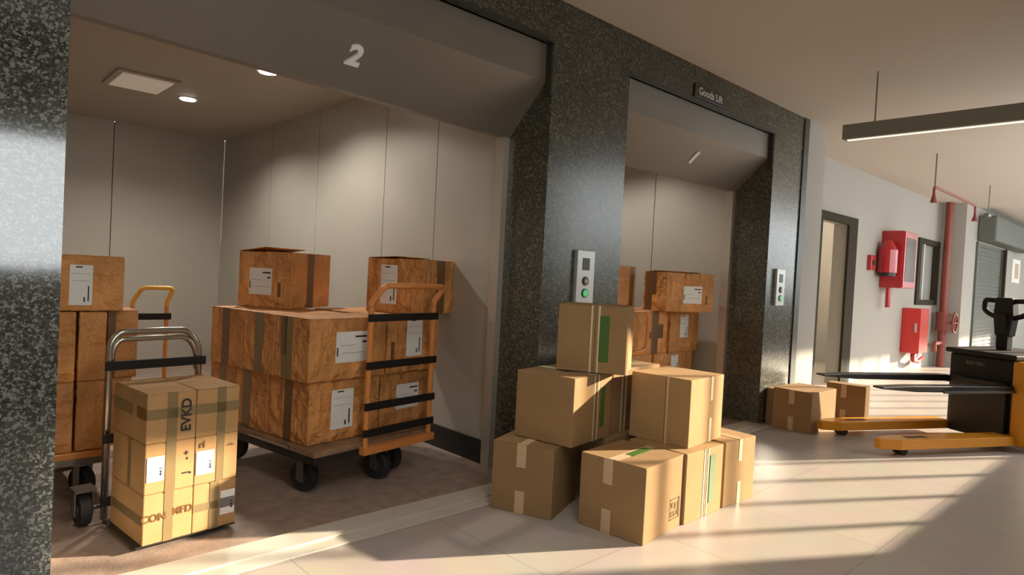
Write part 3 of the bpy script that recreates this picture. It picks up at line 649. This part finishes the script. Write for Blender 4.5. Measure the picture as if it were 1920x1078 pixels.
w = thing('window_1', None, None); w['kind'] = 'structure'; w.location = (WX0, 0.57, WZ0)
ww, wh = WX1-WX0, WZ1-WZ0
bm = bmesh.new(); box(bm, 0, 0.16, -0.03, 0.10, 0, wh); box(bm, ww-0.16, ww, -0.03, 0.10, 0, wh); box(bm, 0.16, ww-0.16, -0.03, 0.10, 0, 0.09); box(bm, 0.16, ww-0.16, -0.03, 0.10, wh-0.09, wh)
obj('window_frame', bm, DKFRAME, w)
obj('glass', B(0.16, ww-0.16, 0.05, 0.06, 0.09, wh-0.09), GREYGL, w)
obj('mullion', B(0.36, 0.42, -0.01, 0.045, 0.09, wh-0.09), SILVER, w)

t = thing('fire_hose_cabinet', 'red fire hose cabinet with dark glass door, upper of the two on the wall', 'fire cabinet', (10.80, 0.57, 1.38))
obj('cabinet_body', B(0, 0.62, -0.30, -0.0, 0, 0.86), RED, t, bevel=0.01)
obj('cabinet_door', B(0.01, 0.61, -0.318, -0.301, 0.01, 0.85), RED, t, bevel=0.004)
obj('glass_panel', B(0.08, 0.54, -0.322, -0.3185, 0.10, 0.76), DKGLASS, t)
bm = bmesh.new(); cyl(bm, (-0.14, -0.14, 0.22), (-0.14, -0.14, 0.56), 0.13, 24); cyl(bm, (-0.14, -0.14, 0.56), (-0.14, -0.14, 0.70), 0.13, 24, 0.05)
obj('bell_housing', bm, RED, t, smooth=False)
bm = bmesh.new(); cyl(bm, (-0.14, -0.14, 0.17), (-0.14, -0.14, 0.219), 0.115, 24); obj('bell_rim', bm, BLKMET, t)
bm = bmesh.new(); cyl(bm, (0.05, -0.12, -0.30), (0.05, -0.12, 0.0), 0.035, 14); obj('outlet_pipe', bm, RED, t)
t = thing('alarm_call_point', 'small red fire alarm unit left of the upper red cabinet', 'alarm', (10.32, 0.57, 1.74))
obj('housing', B(-0.09, 0.09, -0.06, 0, -0.12, 0.10), RED, t, bevel=0.01)
bm = bmesh.new(); cyl(bm, (0,-0.075,-0.01), (0,-0.0605,-0.01), 0.04, 16); obj('push_button', bm, BLKMET, t)
t = thing('fire_cabinet', 'plain bright red fire cabinet, lower of the two on the wall', 'fire cabinet', (12.0, 0.57, 0.33))
obj('cabinet_body', B(0, 0.50, -0.26, 0, 0, 0.74), RED2, t, bevel=0.012)
obj('cabinet_door', B(0.01, 0.49, -0.272, -0.261, 0.01, 0.73), RED2, t, bevel=0.004)
obj('handle', B(-0.018, -0.001, -0.23, -0.20, 0.35, 0.50), SILVER, t, bevel=0.003)
bm = bmesh.new(); tube(bm, rounded([(0.25, -0.13, 0), (0.25, -0.13, -0.13), (0.55, -0.13, -0.17), (0.80, -0.13, -0.12)], 0.05), 0.035); obj('outlet_pipe', bm, RED, t, smooth=True)

t = thing('sprinkler_riser', 'thick vertical red riser pipe with a hand wheel valve at the column', 'pipe', (13.78, 0.40, 0))
bm = bmesh.new(); cyl(bm, (0,0,0), (0,0,H-0.002), 0.064, 20); obj('riser_pipe', bm, REDP, t)
bm = bmesh.new()
ring = [(math.cos(a)*0.17, -0.19, 0.82+math.sin(a)*0.17) for a in [2*math.pi*k/24 for k in range(24)]]
tube(bm, ring, 0.018, 8, True)
for k in range(3):
    a = math.pi*k/3; cyl(bm, (math.cos(a)*0.17, -0.19, 0.82+math.sin(a)*0.17), (-math.cos(a)*0.17, -0.19, 0.82-math.sin(a)*0.17), 0.010, 8)
obj('valve_wheel', bm, REDP, t)
bm = bmesh.new(); cyl(bm, (0,-0.19,0.82), (0,-0.05,0.82), 0.022, 12); cyl(bm, (0,0,0.66), (0,0,0.72), 0.12, 20); cyl(bm, (0,0,0.94), (0,0,1.0), 0.12, 20); cyl(bm, (0,0,0.72), (0,0,0.94), 0.105, 20); obj('valve_body', bm, REDP, t)
bm = bmesh.new(); tube(bm, rounded([(-0.07, 0, 0.45), (-0.45, 0, 0.45), (-0.45, 0, 0.30)], 0.05), 0.04); obj('branch_pipe', bm, REDP, t, smooth=True)

t = thing('sprinkler_pipe', 'thin red sprinkler pipe hung below the ceiling with drop heads', 'pipe', (8.98, -0.54, 2.60))
bm = bmesh.new(); tube(bm, rounded([(-0.02, 0, -0.10), (-0.02, 0, 0.0), (2.05, 0, 0.0), (2.05, 0, -0.14)], 0.04), 0.016, 10); obj('pipe_run', bm, REDP, t, smooth=True)
for x in (-0.02, 2.05):
    bm = bmesh.new(); cyl(bm, (x, 0, -0.19), (x, 0, -0.10), 0.038, 14, 0.018) if x < 0 else cyl(bm, (x, 0, -0.22), (x, 0, -0.14), 0.04, 14, 0.018); obj('sprinkler_head', bm, REDP, t)
bm = bmesh.new(); cyl(bm, (0, 0, 0.01), (0, 0, 0.40), 0.008, 8); obj('rod', bm, GREYMET, t)
t = thing('ceiling_sprinkler', 'small dark sprinkler head hung on a rod near the roller shutter', 'sprinkler', (11.9, -0.53, 3.0))
bm = bmesh.new(); cyl(bm, (0, 0, -0.43), (0, 0, 0), 0.008, 8); obj('rod', bm, GREYMET, t)
bm = bmesh.new(); cyl(bm, (-0.12, 0, -0.45), (0.06, 0, -0.45), 0.03, 12); obj('sprinkler_head', bm, GREYMET, t)

t = thing('roller_shutter', 'grey roller shutter with its housing beyond the column', 'roller shutter', (14.85, 0.18, 0))
obj('shutter_housing', B(0, 4.1, -0.30, 0, 2.38, 2.86), SHUT, t, bevel=0.03)
bm = bmesh.new(); pts = []
for k in range(30):
    z = k*0.08; pts += [(0.06, z), (0.05, z+0.04)]
pts += [(0.06, 2.40), (0.10, 2.40), (0.10, 0)]
prism(bm, pts, 'x', 0.0, 2.72); obj('shutter_curtain', bm, SHUT, t)
obj('guide_rail', B(2.62, 2.72, -0.03, 0.03, 0, 2.37), DKFRAME, t); obj('guide_rail', B(0.0, 0.08, -0.03, 0.03, 0, 2.37), SHUT, t)
t = thing('wall_notice', 'small framed notice on the white wall past the roller shutter', 'notice', (18.7, 0.18, 1.95))
obj('notice_frame', B(-0.42, 0.42, -0.03, 0, -0.27, 0.27), WHITEM, t, bevel=0.006)
obj('notice_sheet', B(-0.20, 0.22, -0.034, -0.0305, -0.17, 0.17), TAPEL, t)

# low dark bushes added outside the far windows, only to tone the granite's reflection
for k, (hx, hw, hz) in enumerate(((13.0, 2.9, 2.9), (20.5, 3.0, 2.6), (28.2, 3.1, 3.0))):
    bm = bmesh.new(); bmesh.ops.create_icosphere(bm, subdivisions=4, radius=1)
    for v in bm.verts:
        nz = 1+0.10*math.sin(v.co.x*7+k)*math.cos(v.co.y*9)+random.uniform(-0.05, 0.05)
        v.co = Vector((v.co.x*hw*nz, v.co.y*1.6*nz, max(0, (v.co.z+0.75)*hz*0.6*nz)))
    o = obj('bush', bm, HEDGE, None, smooth=True, loc=(hx, -12.5, -0.2))
    tag(o, ['rounded dark green bush outside the corridor windows, nearest the camera', 'rounded dark green bush outside the windows, middle one', 'rounded dark green bush outside the windows, farthest one'][k], 'bush', 'bushes outside the corridor windows')
